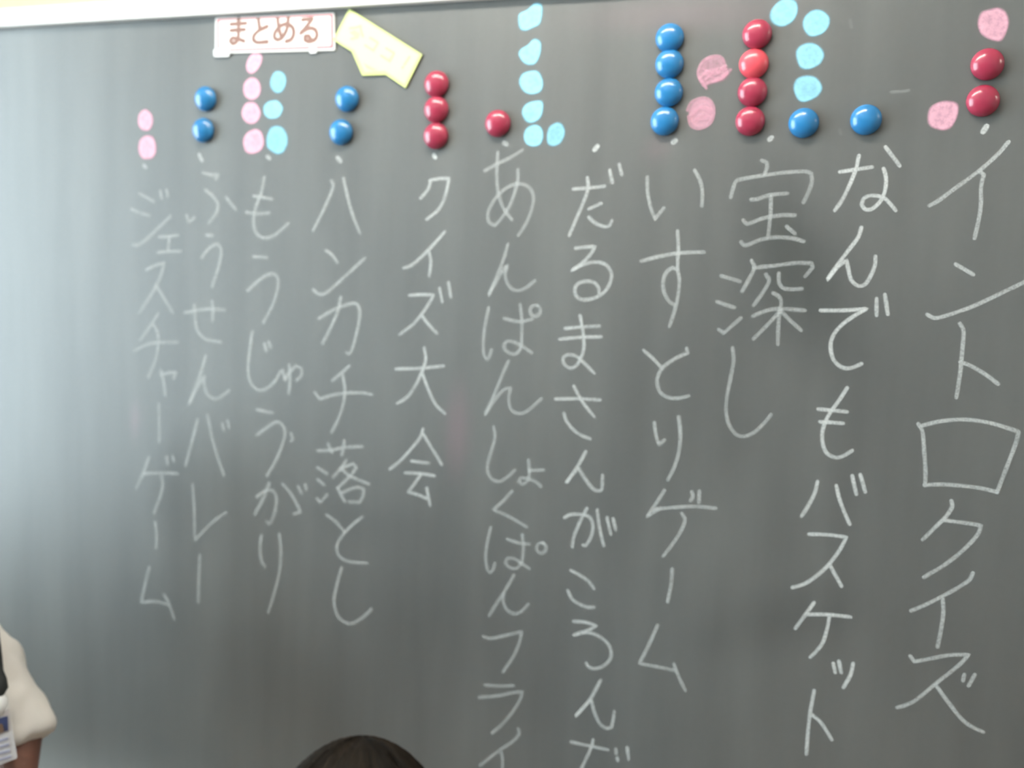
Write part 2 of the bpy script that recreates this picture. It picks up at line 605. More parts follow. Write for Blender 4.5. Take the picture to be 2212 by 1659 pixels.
# ---- writing: strokes traced in crops of the photo, four crop pixels to one photo pixel
TILES = {'A': (270, 330), 'B': (823, 300), 'C': (1350, 300), 'D': (1659, 300), 'E': (270, 640), 'F': (823, 610),
         'G': (1350, 640), 'H': (1659, 640), 'I': (270, 970), 'J': (823, 890), 'K': (1000, 1244),
         'L': (1350, 1010), 'M': (1659, 1010), 'N': (1659, 1244)}


def circ(cx, cy, r):
    return ' '.join('%d,%d' % (cx + r * math.cos(a * math.pi / 5 - 1.2), cy + r * 1.05 * math.sin(a * math.pi / 5 - 1.2)) for a in range(11))


# (column text, strength of the chalk, [(character, tile, strokes)])
COLUMNS = [
    ('ジェスチャーゲーム', 0.37, [
        ('・', 'A', '168,114 177,122'),
        ('ジ', 'A', '130,355 190,385 245,420; 60,488 130,518 210,540; 75,795 120,795 190,745 290,650 395,550; 308,335 318,390; 362,328 372,372'),
        ('ェ', 'A', '300,728 380,722 455,712; 385,730 380,790 375,845; 290,862 380,852 480,852'),
        ('ス', 'A', '190,1010 260,975 340,950 310,1065 250,1190 130,1380; 270,1145 340,1255 410,1375'),
        ('チ', 'E', '285,155 220,260 140,370; 85,470 200,415 290,400 455,397; 250,245 285,320 290,420 265,560 205,695'),
        ('ャ', 'E', '310,640 335,740 350,850; 315,680 380,660 445,655 425,705'),
        ('ー', 'E', '293,935 297,1100 298,1250'),
        ('ゲ', 'I', '205,75 165,195 100,335; 165,212 300,205 455,210; 315,235 330,310 300,430 255,550; 362,70 372,125; 415,65 422,100'),
        ('ー', 'I', '262,635 275,730 272,850'),
        ('ム', 'I', '208,1025 180,1150 140,1325 250,1315 370,1340; 340,1260 380,1330 425,1460')]),
    ('ふうせんバレー', 0.40, [
        ('・', 'A', '645,22 665,62'),
        ('ふ', 'A', '675,172 750,192 810,188 790,225; 700,325 760,375 803,440 790,525 725,610; 535,545 555,600 600,560; 880,390 955,485'),
        ('う', 'A', '710,712 755,715; 665,905 730,825 795,785 832,830 830,900 800,1020 755,1155'),
        ('せ', 'A', '520,1380 620,1362 730,1350 860,1358; 755,1285 762,1370 758,1450; 600,1320 608,1440 630,1540 690,1605 760,1625 830,1635'),
        ('ん', 'E', '700,515 660,650 610,790 555,935 620,800 690,690 688,760 710,840 770,885 830,870 900,815'),
        ('バ', 'E', '628,1070 580,1260 525,1460; 715,1030 750,1200 800,1380 858,1545; 845,1105 855,1150; 890,1080 900,1130'),
        ('レ', 'I', '585,310 600,500 605,790 680,710 770,620 875,550'),
        ('ー', 'I', '648,920 640,1100 635,1320')]),
    ('もうじゅうがり', 0.43, [
        ('・', 'A', '1235,36 1246,45'),
        ('も', 'A', '1205,215 1180,340 1135,460 1112,590 1135,690 1200,735 1290,715 1410,615; 1115,375 1190,385 1270,400; 1055,515 1150,527 1245,520'),
        ('う', 'A', '1115,898 1170,900 1225,905; 1065,1190 1150,1110 1230,1055 1290,1045 1325,1095 1315,1200 1275,1320 1200,1465'),
        ('じ', 'E', '1100,310 1080,470 1065,620 1085,740 1150,808 1230,795 1300,730 1345,650; 1205,415 1222,470; 1245,400 1262,440'),
        ('ゅ', 'E', '1365,640 1382,725 1420,660 1480,600 1525,625 1525,680 1485,725; 1420,595 1428,720 1418,835'),
        ('う', 'E', '1145,980 1210,995 1270,1005; 1145,1195 1220,1140 1310,1085 1360,1110 1385,1180 1365,1270 1310,1410 1230,1550; 1435,1190 1455,1230 1440,1250'),
        ('が', 'I', '1140,410 1230,355 1290,370 1310,440 1295,550 1265,630 1240,650 1228,625; 1248,295 1200,420 1125,560; 1365,305 1440,390 1520,540 1465,560; 1500,325 1525,380; 1560,310 1568,345'),
        ('り', 'I', '1180,750 1168,850 1180,960 1210,1010; 1335,740 1350,880 1335,1060 1290,1250 1240,1410')]),
    ('ハンカチ落とし', 0.43, [
        ('・', 'A', '1842,48 1862,70'),
        ('ハ', 'A', '1785,245 1800,290 1760,400 1700,530 1630,665; 1890,225 1925,380 1970,540 2030,690'),
        ('ン', 'A', '1740,845 1795,885 1835,945; 1630,1185 1680,1222 1740,1210 1870,1100 2070,915'),
        ('カ', 'E', '1680,190 1780,130 1880,85 1980,60 2020,90 2030,170 2000,330 1960,470 1935,500 1915,485; 1865,10 1840,130 1780,270 1710,405'),
        ('チ', 'E', '1935,605 1870,665 1795,725; 1645,835 1685,888 1790,855 1920,835 2060,835 2135,850; 1885,690 1902,800 1890,920 1850,1050 1790,1170'),
        ('落', 'I', '1670,15 1780,10 1900,-15 2050,-22; 1755,-45 1790,25; 1895,-70 1890,-10 1875,50; 1665,160 1745,210; 1670,265 1720,305; 1665,430 1690,460 1750,395; 1910,100 1870,165 1800,240; 1870,165 1975,125 2000,160 1945,235 1840,335; 1870,170 1950,235 2105,300; 1840,340 1870,400 1900,450; 1880,375 2000,330 2065,345 2060,400 2030,460 1945,455'),
        ('と', 'I', '1745,570 1820,625 1895,710; 2050,590 1960,660 1870,760 1830,850 1860,930 1940,972 2090,985'),
        ('し', 'I', '1870,1030 1830,1180 1808,1320 1840,1440 1910,1500 1980,1500 2060,1450 2130,1385')]),
    ('クイズ大会', 0.54, [
        ('・', 'B', '462,145 468,156'),
        ('ク', 'B', '430,365 405,440 345,510; 425,360 500,345 590,342 560,480 520,580 470,640 400,692'),
        ('イ', 'B', '550,805 440,930 340,1030 260,1095 200,1115; 415,970 432,1060 420,1180'),
        ('ズ', 'F', '250,112 350,105 455,108 430,160 350,280 270,370 165,450; 350,280 410,360 480,435; 508,55 530,165; 585,5 605,120'),
        ('大', 'F', '135,748 340,742 540,722; 375,570 388,660 360,760 300,890 230,990 145,1045; 360,790 410,920 470,1050 550,1130'),
        ('会', 'J', '362,150 340,220 260,320 170,420 80,490; 370,195 440,310 525,450; 270,425 410,440; 215,525 340,530 460,550; 345,540 290,620 235,695 310,710 395,745; 398,660 425,800')]),
    ('あんぱんしょくぱんフライ', 0.36, [
        ('・', 'B', '1068,36 1082,46'),
        ('あ', 'B', '900,275 1010,215 1130,155 1220,100; 1010,120 1002,300 1015,470 1060,600 1130,695; 1185,270 1180,380 1120,560 1040,690 985,750 935,720 925,650 955,570 1020,480 1110,410 1200,390 1280,420 1320,500 1300,620 1250,740 1190,830'),
        ('ん', 'B', '1095,915 1060,1040 990,1210 930,1355 1000,1230 1060,1130 1095,1090 1075,1180 1105,1270 1170,1310 1240,1295 1330,1230'),
        ('ぱ', 'F', '930,225 900,370 885,510 890,620 915,665 935,645 955,585; 1070,315 1190,338 1305,320; 1205,195 1218,330 1215,530 1190,600 1140,620 1080,590 1060,545 1090,510 1150,515 1220,550 1300,605; ' + circ(1335, 245, 46)),
        ('ん', 'F', '1100,685 1040,820 970,990 900,1145 980,1020 1060,930 1125,910 1105,1000 1120,1090 1180,1130 1260,1115 1385,1005'),
        ('し', 'J', '975,135 985,220 945,370 920,480 950,570 1020,600 1090,565 1155,505'),
        ('ょ', 'J', '1275,420 1282,500 1275,580 1230,625 1190,600 1215,570 1280,580 1340,605 1380,640; 1285,505 1405,500'),
        ('く', 'J', '1130,685 1050,775 970,845 1080,890 1180,945 1255,990'),
        ('ぱ', 'J', '948,1000 915,1150 905,1270 925,1370 950,1385 970,1360 985,1310; 1095,1100 1190,1130 1280,1140; 1222,1060 1232,1180 1215,1300 1170,1350 1110,1340 1075,1300 1100,1260 1160,1270 1220,1310 1280,1350; ' + circ(1388, 1175, 42)),
        ('ん', 'K', '440,-5 350,150 290,240 230,340; 355,150 350,220 380,290 440,325 500,310 565,245'),
        ('フ', 'K', '180,525 240,540 360,515 510,480 490,570 440,690 350,825'),
        ('ラ', 'K', '200,942 300,950 435,947; 145,1050 300,1035 430,1008 515,1000 490,1080 410,1200 330,1290 255,1355'),
        ('イ', 'K', '480,1325 485,1365 430,1430 300,1520 150,1635; 335,1530 345,1600 330,1760')]),
    ('だるまさんがころんだ', 0.53, [
        ('・', 'B', '1850,90 1868,68'),
        ('だ', 'B', '1665,435 1790,425 1930,410; 1785,340 1790,430 1745,560 1690,690 1630,830; 1800,605 1900,560; 1800,680 1850,725 1915,755 1970,755 1995,710; 1978,275 2000,375; 2060,225 2082,305'),
        ('る', 'B', '1685,945 1770,935 1850,930 1810,1000 1730,1080 1645,1140 1740,1090 1840,1065 1930,1080 1985,1140 1990,1210 1950,1300 1870,1365 1770,1390 1700,1370 1675,1310 1700,1255 1770,1230 1840,1240 1880,1285 1885,1330'),
        ('ま', 'F', '1595,398 1740,385 1885,378; 1550,490 1720,475 1900,470; 1722,290 1745,420 1755,560 1725,660 1680,725 1630,740 1580,700 1575,650 1620,625 1690,640 1760,700 1840,780'),
        ('さ', 'F', '1515,1008 1700,1005 1890,1015; 1670,900 1740,1030 1840,1155; 1585,1135 1600,1190 1660,1270 1730,1320 1805,1350'),
        ('ん', 'J', '1768,345 1700,470 1600,615 1650,545 1705,480 1760,570 1830,660 1880,680 1910,665 1915,550'),
        ('が', 'J', '1590,910 1640,885 1720,885 1800,905 1832,980 1815,1080 1770,1155 1750,1150; 1778,835 1720,950 1670,1070 1655,1160; 1870,850 1890,1000 1925,1150; 1955,915 1985,1050; 2008,925 2028,1010'),
        ('こ', 'K', '937,-46 1020,0 1085,45 1130,105; 910,130 940,195 1000,240 1070,268 1130,270'),
        ('ろ', 'K', '960,392 1060,400 1155,430 1060,480 950,515 1030,490 1130,500 1230,560 1280,640 1270,720 1210,780 1140,800 1090,785 1068,755'),
        ('ん', 'K', '1188,905 1110,1050 1040,1140 970,1215 1050,1125 1110,1070 1135,1170 1180,1270 1240,1315 1285,1305 1300,1240 1308,1175'),
        ('だ', 'K', '940,1435 1080,1465 1250,1500; 1125,1420 1110,1480 1060,1590 970,1790; 1322,1500 1325,1530; 1335,1575 1338,1590; 1420,1485 1432,1575')]),
    ('いすとりゲーム', 0.45, [
        ('・', 'C', '422,28 434,18'),
        ('い', 'C', '195,335 195,450 220,580 262,695 295,650 335,600; 605,275 650,360 670,460 665,575'),
        ('す', 'C', '145,1055 280,1020 430,992 570,980 680,980; 455,800 462,950 455,1120 472,1220 455,1380 425,1500 388,1615; 452,1130 410,1112 355,1160 328,1245 345,1340 385,1405 430,1435'),
        ('と', 'G', '165,470 240,535 315,615; 535,455 545,490 440,535 340,605 290,680 280,760 315,840 390,878 470,880 550,862'),
        ('り', 'G', '255,1095 270,1200 295,1285 340,1245; 465,1045 480,1200 465,1350 430,1470 375,1580'),
        ('ゲ', 'L', '340,200 270,310 190,425 290,360; 260,360 420,345 600,335 780,350; 495,400 520,450 490,540 420,650 335,760; 578,215 590,245 570,280; 645,205 640,295'),
        ('ー', 'L', '408,880 400,1000 370,1155'),
        ('ム', 'K', '1680,430 1610,590 1525,755 1680,785 1830,815; 1825,765 1870,880 1920,985')]),
    ('宝深し', 0.39, [
        ('・', 'C', '1255,2 1263,-6'),
        ('宝', 'C', '1185,188 1225,205 1228,245 1210,300; 915,500 955,375 1000,350 1200,315 1400,290 1560,282 1610,300 1615,370 1590,450 1545,545; 1095,525 1150,520 1260,485 1400,472; 1262,500 1258,650 1238,840; 1025,705 1060,735 1200,685 1350,660 1465,660; 1400,760 1465,815; 1005,895 1040,920 1180,870 1320,850 1450,860 1540,885'),
        ('深', 'G', '835,-175 990,-130; 800,50 940,95; 815,290 855,318 1000,190; 1095,-305 1120,-250 1090,-180 1015,-45; 1115,-245 1300,-265 1480,-288 1610,-285 1625,-250 1560,-175; 1220,-185 1245,-130 1190,-30 1115,75; 1330,-195 1332,-120 1370,-70 1440,-60 1525,-65; 1110,170 1220,125 1340,108 1550,122; 1285,-25 1335,5 1350,60 1335,140 1325,280 1322,410; 1320,150 1240,240 1115,365; 1345,125 1430,210 1520,290'),
        ('し', 'G', '930,450 940,560 910,720 880,880 875,1000 900,1110 960,1190 1030,1210 1110,1180 1190,1110 1260,1025')]),
    ('なんでもバスケット', 0.68, [
        ('な', 'D', '625,285 760,265 895,245; 785,150 760,260 700,410 640,530 580,615; 1020,75 1135,230; 1000,262 1020,340 1010,450 970,540 900,605 840,608 808,565 835,510 910,490 1000,510 1050,555 1100,615'),
        ('ん', 'D', '805,770 780,850 690,970 600,1090 510,1220 600,1110 680,1050 695,1130 720,1220 780,1270 840,1255 890,1180 925,1090 928,1020'),
        ('で', 'G', '1695,122 1890,122 2090,108 1980,170 1860,260 1790,360 1778,460 1810,560 1880,615 1950,620 2040,585; 2174,25 2174,160; 2246,-10 2271,150'),
        ('も', 'G', '1918,795 1850,900 1770,1010 1715,1130 1705,1240 1740,1350 1820,1392 1890,1378 1960,1335; 1675,975 1790,985 1915,998; 1690,1085 1790,1090 1880,1098'),
        ('バ', 'L', '1663,125 1640,220 1590,320 1530,415; 1828,160 1850,260 1890,370 1940,485; 1965,75 1998,225; 2035,65 2075,205'),
        ('ス', 'L', '1595,575 1750,580 1915,600 1850,720 1750,850 1650,940 1550,1005 1450,1035; 1775,850 1870,1020'),
        ('ケ', 'L', '1632,1170 1560,1270 1475,1385; 1570,1268 1760,1270 1945,1290; 1768,1280 1745,1400 1710,1510 1660,1580 1605,1635'),
        ('ッ', 'N', '565,760 580,830; 613,740 632,830; 735,760 715,850 655,960'),
        ('ト', 'N', '398,995 365,1180 345,1350 332,1535; 375,1195 460,1270 550,1410')]),
    ('イントロクイズ', 0.53, [
        ('・', 'D', '1862,-66 1884,-102'),
        ('イ', 'D', '2075,30 2000,120 1880,230 1740,340 1600,440 1480,530 1400,575; 1830,285 1865,310 1840,420 1840,560 1820,700 1785,855'),
        ('ン', 'D', '1625,1085 1770,1170; 1380,1520 1440,1548 1530,1530 1750,1455 1950,1365 2290,1200'),
        ('ト', 'H', '1660,240 1690,300 1680,450 1665,620 1650,730 1628,870; 1665,570 1750,600 1870,670 1985,755'),
        ('ロ', 'H', '1300,1105 1335,1170 1350,1350 1360,1500 1358,1630; 1330,1118 1500,1078 1700,1065 1900,1090 2060,1135 2165,1170 2140,1270 2080,1430 1980,1690; 1355,1630 1500,1625 1700,1640 1850,1660 1975,1690'),
        ('ク', 'M', '1585,290 1590,340 1540,420 1440,520 1340,620; 1520,455 1680,475 1840,500 1810,580 1700,700 1540,830 1350,945'),
        ('イ', 'M', '1768,915 1740,970 1620,1050 1480,1125 1350,1190 1240,1235; 1510,1140 1515,1250 1495,1400 1465,1545'),
        ('ズ', 'N', '1232,695 1265,740 1400,715 1560,685 1735,678 1650,770 1450,930 1280,1070 1180,1120 1120,1135; 1455,950 1550,1080 1650,1210 1740,1290 1855,1345; 1695,855 1685,900; 1785,855 1735,945')]),
]


def parse(s, tile, scale=4.0):
    ox, oy = tile
    out = []
    for st in s.split(';'):
        pts = [tuple(float(q) for q in w.split(',')) for w in st.split()]
        out.append([(ox + x / scale, oy + y / scale) for x, y in pts])
    return out


def board_xz(p):
    w = on_board(p[0], p[1])
    return Vector((w.x, w.z))


for text, strength, chars in COLUMNS:
    for ch, tile, s in chars:
        rb = Ribbons()
        for k, st in enumerate(parse(s, TILES[tile])):
            pts = [board_xz(p) for p in catmull(st, step=3.0)]
            if ch == '・':
                rb.stroke(pts, 0.0092, -0.0004, min(1.0, strength * 1.3))
            else:
                rb.stroke(pts, 0.0068, -0.0004 - 0.00006 * (k % 6), strength, 0.12)
        o = rb.build('chalk_bullet' if ch == '・' else 'chalk_character', M_CHALK, board)
        o['label'] = ('white chalk bullet point above the line %s' % text) if ch == '・' else \
            'white chalk character %s in the line %s' % (ch, text)

# ---- coloured chalk dots


def poly_dot(pts, y0, dens, name, m, label):
    """filled chalk blob: rings shrinking to the centre, thin at the rim"""
    ring = [board_xz(p) for p in catmull(pts, True, 4.0)]
    c = sum(ring, Vector((0, 0))) / len(ring)
    rb = Ribbons()
    prev = None
    for k, (t, e) in enumerate(((1.10, 0.0), (0.96, 0.55), (0.83, 1.0), (0.60, 1.0), (0.32, 1.0))):
        row = []
        for q in ring:
            p = c + (q - c) * t
            row.append(len(rb.v))
            rb.v.append((p.x, y0, p.y))
            rb.e.append(e)
            dd = dens * (1.0 + 0.10 * mnoise.noise(Vector((p.x * 70, p.y * 70, 1.0)))) * (1.06 if t > 0.8 else 0.97)
            rb.d.append(dd)
        if prev:
            for j in range(len(row)):
                j2 = (j + 1) % len(row)
                rb.f.append((prev[j], prev[j2], row[j2], row[j]))
        prev = row
    ci = len(rb.v)
    rb.v.append((c.x, y0, c.y))
    rb.e.append(1.0)
    rb.d.append(dens * 0.95)
    for j in range(len(prev)):
        rb.f.append((prev[j], prev[(j + 1) % len(prev)], ci))
    o = rb.build(name, m, board)
    o['label'] = label
    return o, c, ring


def oval(cx, cy, rx, ry, tilt=0.0, wob=0.05, k=12):
    out = []
    for i in range(k):
        a = 2 * math.pi * i / k
        r = 1 + R_.uniform(-wob, wob)
        x, y = rx * r * math.cos(a), ry * r * math.sin(a)
        t = math.radians(tilt)
        out.append((cx + x * math.cos(t) - y * math.sin(t), cy + x * math.sin(t) + y * math.cos(t)))
    return out


def crop(ox, oy, sc, s):
    return [(ox + float(a) / sc, oy + float(b) / sc) for a, b in (w.split(',') for w in s.split())]


Z3 = 3.16
DOTS = [
    ('p', oval(314.5, 260, 16.5, 23), 1.0, 'upper pink chalk dot of two above the line ジェスチャーゲーム'),
    ('p', oval(319, 318, 19.5, 27), 1.0, 'lower pink chalk dot of two above the line ジェスチャーゲーム'),
    ('p', crop(0, 0, Z3, '1735,358 1785,372 1790,415 1760,475 1720,505 1690,490 1680,450 1698,395'), 1.0, 'pink chalk dot touching the white まとめる card'),
    ('p', oval(545, 192, 19.5, 25), 1.0, 'pink chalk dot second below the まとめる card'),
    ('p', oval(542, 244, 20.5, 24), 1.0, 'pink chalk dot third below the まとめる card'),
    ('p', oval(548, 306, 22, 28, 12), 1.0, 'lowest pink chalk dot above the line もうじゅうがり'),
    ('c', oval(601, 177, 18, 24, 8), 0.92, 'topmost light blue chalk dot of three above the line もうじゅうがり'),
    ('c', oval(590, 237, 22, 20, -35), 1.0, 'middle light blue chalk dot of three above the line もうじゅうがり'),
    ('c', oval(599, 302, 24, 31), 0.86, 'large two-tone light blue chalk dot above the line もうじゅうがり'),
    ('c', crop(1000, 0, Z3, '378,140 385,95 440,65 490,22 538,32 543,95 525,165 480,190 425,212 388,195'), 1.0, 'topmost angular light blue chalk dot in the column of five'),
    ('c', crop(1000, 0, Z3, '380,375 395,335 445,305 485,265 530,285 532,355 505,425 465,445 415,430'), 1.0, 'second light blue chalk dot from the top of the column of five'),
    ('c', crop(1000, 0, Z3, '383,565 405,505 455,485 515,488 548,555 535,620 480,645 420,630'), 1.0, 'third light blue chalk dot in the column of five'),
    ('c', crop(1000, 0, Z3, '402,770 425,715 480,690 540,690 548,745 530,805 480,838 430,830'), 1.0, 'fourth light blue chalk dot in the column of five'),
    ('c', crop(1000, 0, Z3, '415,935 430,880 485,850 535,870 550,930 530,985 485,1002 435,985'), 1.0, 'lowest light blue chalk dot in the column of five'),
    ('c', crop(1000, 0, Z3, '572,930 590,865 645,835 685,855 698,915 670,975 620,1000 580,985'), 0.8, 'thin light blue chalk dot beside the foot of the column of five'),
    ('c', crop(1512, 0, Z3, '475,110 495,55 545,5 600,-8 655,10 668,75 640,140 580,180 530,180 490,155'), 0.96, 'light blue chalk dot beside the topmost of four red magnets'),
    ('c', crop(1512, 0, Z3, '700,175 715,115 765,72 825,68 880,110 885,165 850,220 785,250 735,240'), 0.94, 'topmost light blue chalk dot of three above a blue magnet'),
    ('c', crop(1512, 0, Z3, '655,375 670,325 725,295 790,300 840,345 845,395 810,445 735,475 680,455'), 0.93, 'middle light blue chalk dot of three above a blue magnet'),
    ('c', crop(1512, 0, Z3, '638,590 665,535 735,515 800,535 835,600 800,660 710,698 660,670'), 0.9, 'lowest light blue chalk dot of three above a blue magnet'),
    ('p', crop(1512, 0, Z3, '1895,160 1920,85 1985,62 2030,52 2085,80 2108,150 2090,225 2055,280 1990,275 1920,235'), 0.80, 'pink chalk dot above two red magnets by the イントロクイズ line'),
    ('p', crop(1512, 0, Z3, '1553,800 1575,730 1640,695 1710,690 1760,715 1758,790 1715,870 1650,890 1570,860'), 0.86, 'pink chalk dot left of two red magnets by the イントロクイズ line'),
]
for c, pts, dens, label in DOTS:
    poly_dot(pts, -0.0005, dens, 'chalk_dot', M_PINK if c == 'p' else M_CYAN, label)
# the two scribbled pink dots: thin wash plus loose scribble strokes
for pts, scrib, dens, label in [
    (crop(1000, 0, Z3, '1605,500 1625,425 1680,388 1745,385 1790,440 1825,485 1790,545 1700,575 1650,590 1610,550'),
     ['1640,580 1605,500 1640,420 1710,385 1765,395 1790,450', '1660,600 1620,530 1660,500 1740,540 1800,500 1760,470 1680,480 1640,510',
      '1680,560 1760,540 1825,480', '1640,470 1720,510 1790,455', '1660,540 1720,480 1780,520'], 0.42,
     'loosely scribbled pink chalk dot above another beside four blue magnets'),
    (crop(1000, 0, Z3, '1540,760 1570,700 1630,670 1690,690 1715,750 1700,820 1650,870 1580,870 1545,830'),
     ['1535,750 1560,700 1630,670 1690,690 1715,760 1690,840 1620,878 1560,860 1540,800', '1560,790 1620,740 1690,760',
      '1580,820 1640,780 1690,800', '1580,760 1640,720 1680,740', '1600,810 1660,815'], 0.62,
     'scribbled pink chalk dot under another beside four blue magnets')]:
    o, cc, ring = poly_dot(pts, -0.0005, dens, 'chalk_dot', M_PINK, label)
    rb = Ribbons()
    for k, s in enumerate(scrib):
        rb.stroke([board_xz(p) for p in catmull(crop(1000, 0, Z3, s), step=3.0)], 0.0062, -0.0008 - 0.00008 * k, 0.45)
    rb.build('scribble', M_PINK, o)

# faint stray chalk ticks on the bare board
for s, dens in (('1025,140 1035,185', 0.10), ('1310,628 1370,625 1420,618', 0.14), ('955,890 962,910', 0.09)):
    rb = Ribbons()
    rb.stroke([board_xz(p) for p in catmull(crop(1512, 0, Z3, s), step=3.0)], 0.006, -0.0004, dens)
    o = rb.build('chalk_smudge', M_CHALK, board)
    o['label'] = 'faint stray white chalk mark'

# ---------------------------------------------------------------- magnets


def magnet_mesh():
    prof = [(0.0, 0.0142), (0.004, 0.01395), (0.008, 0.0132), (0.0115, 0.0120), (0.0145, 0.0104), (0.017, 0.0084),
            (0.0188, 0.0062), (0.0197, 0.0042), (0.0199, 0.0024), (0.0195, 0.0010), (0.0185, 0.0004), (0.0165, 0.0004),
            (0.0165, 0.0020), (0.0, 0.0020)]
    bm = bmesh.new()
    S = 40
    rings = []
    for r, h in prof:
        if r == 0:
            rings.append([bm.verts.new((0, -h, 0))])
        else:
            rings.append([bm.verts.new((r * math.cos(2 * math.pi * i / S), -h, r * math.sin(2 * math.pi * i / S))) for i in range(S)])
    for a, b in zip(rings[:-1], rings[1:]):
        for i in range(S):
            j = (i + 1) % S
            if len(a) == 1:
                bm.faces.new((a[0], b[i], b[j]))
            elif len(b) == 1:
                bm.faces.new((a[i], b[0], a[j]))
            else:
                bm.faces.new((a[i], b[i], b[j], a[j]))
    bmesh.ops.recalc_face_normals(bm, faces=bm.faces[:])
    for f in bm.faces:
        f.smooth = True
    me = bpy.data.meshes.new('magnet_cap')
    bm.to_mesh(me)
    bm.free()
    return me


cap_meshes = {}
base_me = magnet_mesh()
for k, m in (('r', M_RED), ('l', M_RED2), ('b', M_BLUE)):
    me = base_me.copy()
    me.materials.append(m)
    cap_meshes[k] = me
bmd = bmesh.new()
bmesh.ops.create_cone(bmd, cap_ends=True, segments=28, radius1=0.0163, radius2=0.0163, depth=0.0022,
                      matrix=Matrix.Translation((0, -0.0011, 0)) @ Matrix.Rotation(math.pi / 2, 4, 'X'))
disc_me = bpy.data.meshes.new('magnet_disc')
bmd.to_mesh(disc_me)
bmd.free()
disc_me.materials.append(M_DARK)

MAGNETS = [
    ('b', 442, 213, 'upper blue magnet of the pair between pink chalk dots, above ふうせんバレー'),
    ('b', 437, 281, 'lower blue magnet of the pair between pink chalk dots, above ふうせんバレー'),
    ('b', 748, 213, 'upper blue magnet of the pair under the yellow sign, above ハンカチ落とし'),
    ('b', 735, 285, 'lower blue magnet of the pair under the yellow sign, above ハンカチ落とし'),
    ('r', 941.5, 181, 'topmost red magnet of three touching in a column below the yellow sign'),
    ('r', 941, 236, 'middle red magnet of three touching in a column below the yellow sign'),
    ('r', 940, 293, 'lowest red magnet of three touching in a column below the yellow sign'),
    ('r', 1074, 266, 'lone red magnet left of the column of light blue chalk dots'),
    ('b', 1446, 81, 'topmost blue magnet in the column of four above いすとりゲーム'),
    ('b', 1445.5, 137, 'second blue magnet from the top in the column of four'),
    ('b', 1444, 199, 'third blue magnet from the top in the column of four'),
    ('b', 1435, 261, 'lowest blue magnet in the column of four above the line いすとりゲーム'),
    ('r', 1635, 73, 'topmost dark red magnet in the column of four above the line 宝深し'),
    ('l', 1628, 137, 'bright light red magnet, second from the top in the column of four'),
    ('r', 1625, 198, 'red magnet third from the top, under the bright light red magnet'),
    ('r', 1620, 261, 'lowest red magnet in the column of four above the line 宝深し'),
    ('b', 1736, 265, 'blue magnet right below three light blue chalk dots'),
    ('b', 1871, 258, 'lone blue magnet above the chalk line なんでもバスケット'),
    ('r', 2133.5, 138, 'upper red magnet of the pair below a pink chalk dot, above イントロクイズ'),
    ('r', 2124, 217, 'lower red magnet of the pair, beside a pink chalk dot above イントロクイズ'),
]
for kind, px, py, label in MAGNETS:
    w = on_board(px, py, -0.006)
    e = empty('round_magnet', (w.x, -0.0009, w.z), (0, R_.uniform(0, 6), 0))
    tag(e, label, 'magnet', 'round magnets on the chalkboard')
    c = bpy.data.objects.new('cap', cap_meshes[kind])
    COL.objects.link(c)
    c.parent = e
    d = bpy.data.objects.new('magnet_disc', disc_me)
    COL.objects.link(d)
    d.parent = e

# ---------------------------------------------------------------- cards on the board


def plate(name, pix, y0, thick, m, parent, rnd=0.0):
    """flat card standing off the board plane: outline in photo pixels, front face at -y0-thick"""
    pts = [board_xz(p) for p in pix]
    bm = bmesh.new()
    a = [bm.verts.new((p.x, -y0, p.y)) for p in pts]
    b = [bm.verts.new((p.x, -y0 - thick, p.y)) for p in pts]
    k = len(pts)
    bm.faces.new(a)
    bm.faces.new(b[::-1])
    for i in range(k):
        bm.faces.new((a[i], a[(i + 1) % k], b[(i + 1) % k], b[i]))
    return from_bm(name, bm, m, parent)


def rounded(pix, r, k=5):
    out = []
    P = [Vector(p) for p in pix]
    for i in range(len(P)):
        a, b, c = P[i - 1], P[i], P[(i + 1) % len(P)]
        s, t = b + (a - b).normalized() * r, b + (c - b).normalized() * r
        for j in range(k + 1):
            q = j / k
            out.append(s * (1 - q) ** 2 + b * 2 * q * (1 - q) + t * q ** 2)
    return out


S1 = 7.373
t1 = (440, 10, S1)
card = tag(empty('sign_card', on_board(595, 72)), 'white card with pink border reading まとめる under the top rail', 'sign')


def keep(o, par):
    o.parent = par
    o.matrix_parent_inverse = Matrix.Translation(-par.location)
    return o


keep(plate('card', rounded(crop(*t1, '200,215 2090,135 2105,735 195,785'), 3), 0.0009, 0.0016, M_CARD, None), card)
keep(plate('border', rounded(crop(*t1, '225,232 2075,152 2082,700 228,752'), 4), 0.0025, 0.0002, M_CARDPINK, None), card)
keep(plate('face', rounded(crop(*t1, '262,262 2035,186 2040,662 266,716'), 4), 0.0027, 0.0002, M_CARD, None), card)
keep(plate('tape_tab', rounded(crop(*t1, '175,715 425,705 432,835 178,842'), 5), 0.0030, 0.0004, M_TAPE, None), card)
keep(plate('tape_tab', rounded(crop(*t1, '1700,690 1815,685 1818,780 1702,786'), 3), 0.0030, 0.0004, M_TAPE, None), card)


def ink(strokes, par, m, width, y0, label, name='letter'):
    rb = Ribbons()
    for k, st in enumerate(strokes):
        rb.stroke([board_xz(p) for p in catmull(st, step=1.6)], width, y0 - 0.00005 * k, 1.0)
    # ink is solid: no chalk attributes used by its material
    o = rb.build(name, m, None)
    o['label'] = label
    return keep(o, par)


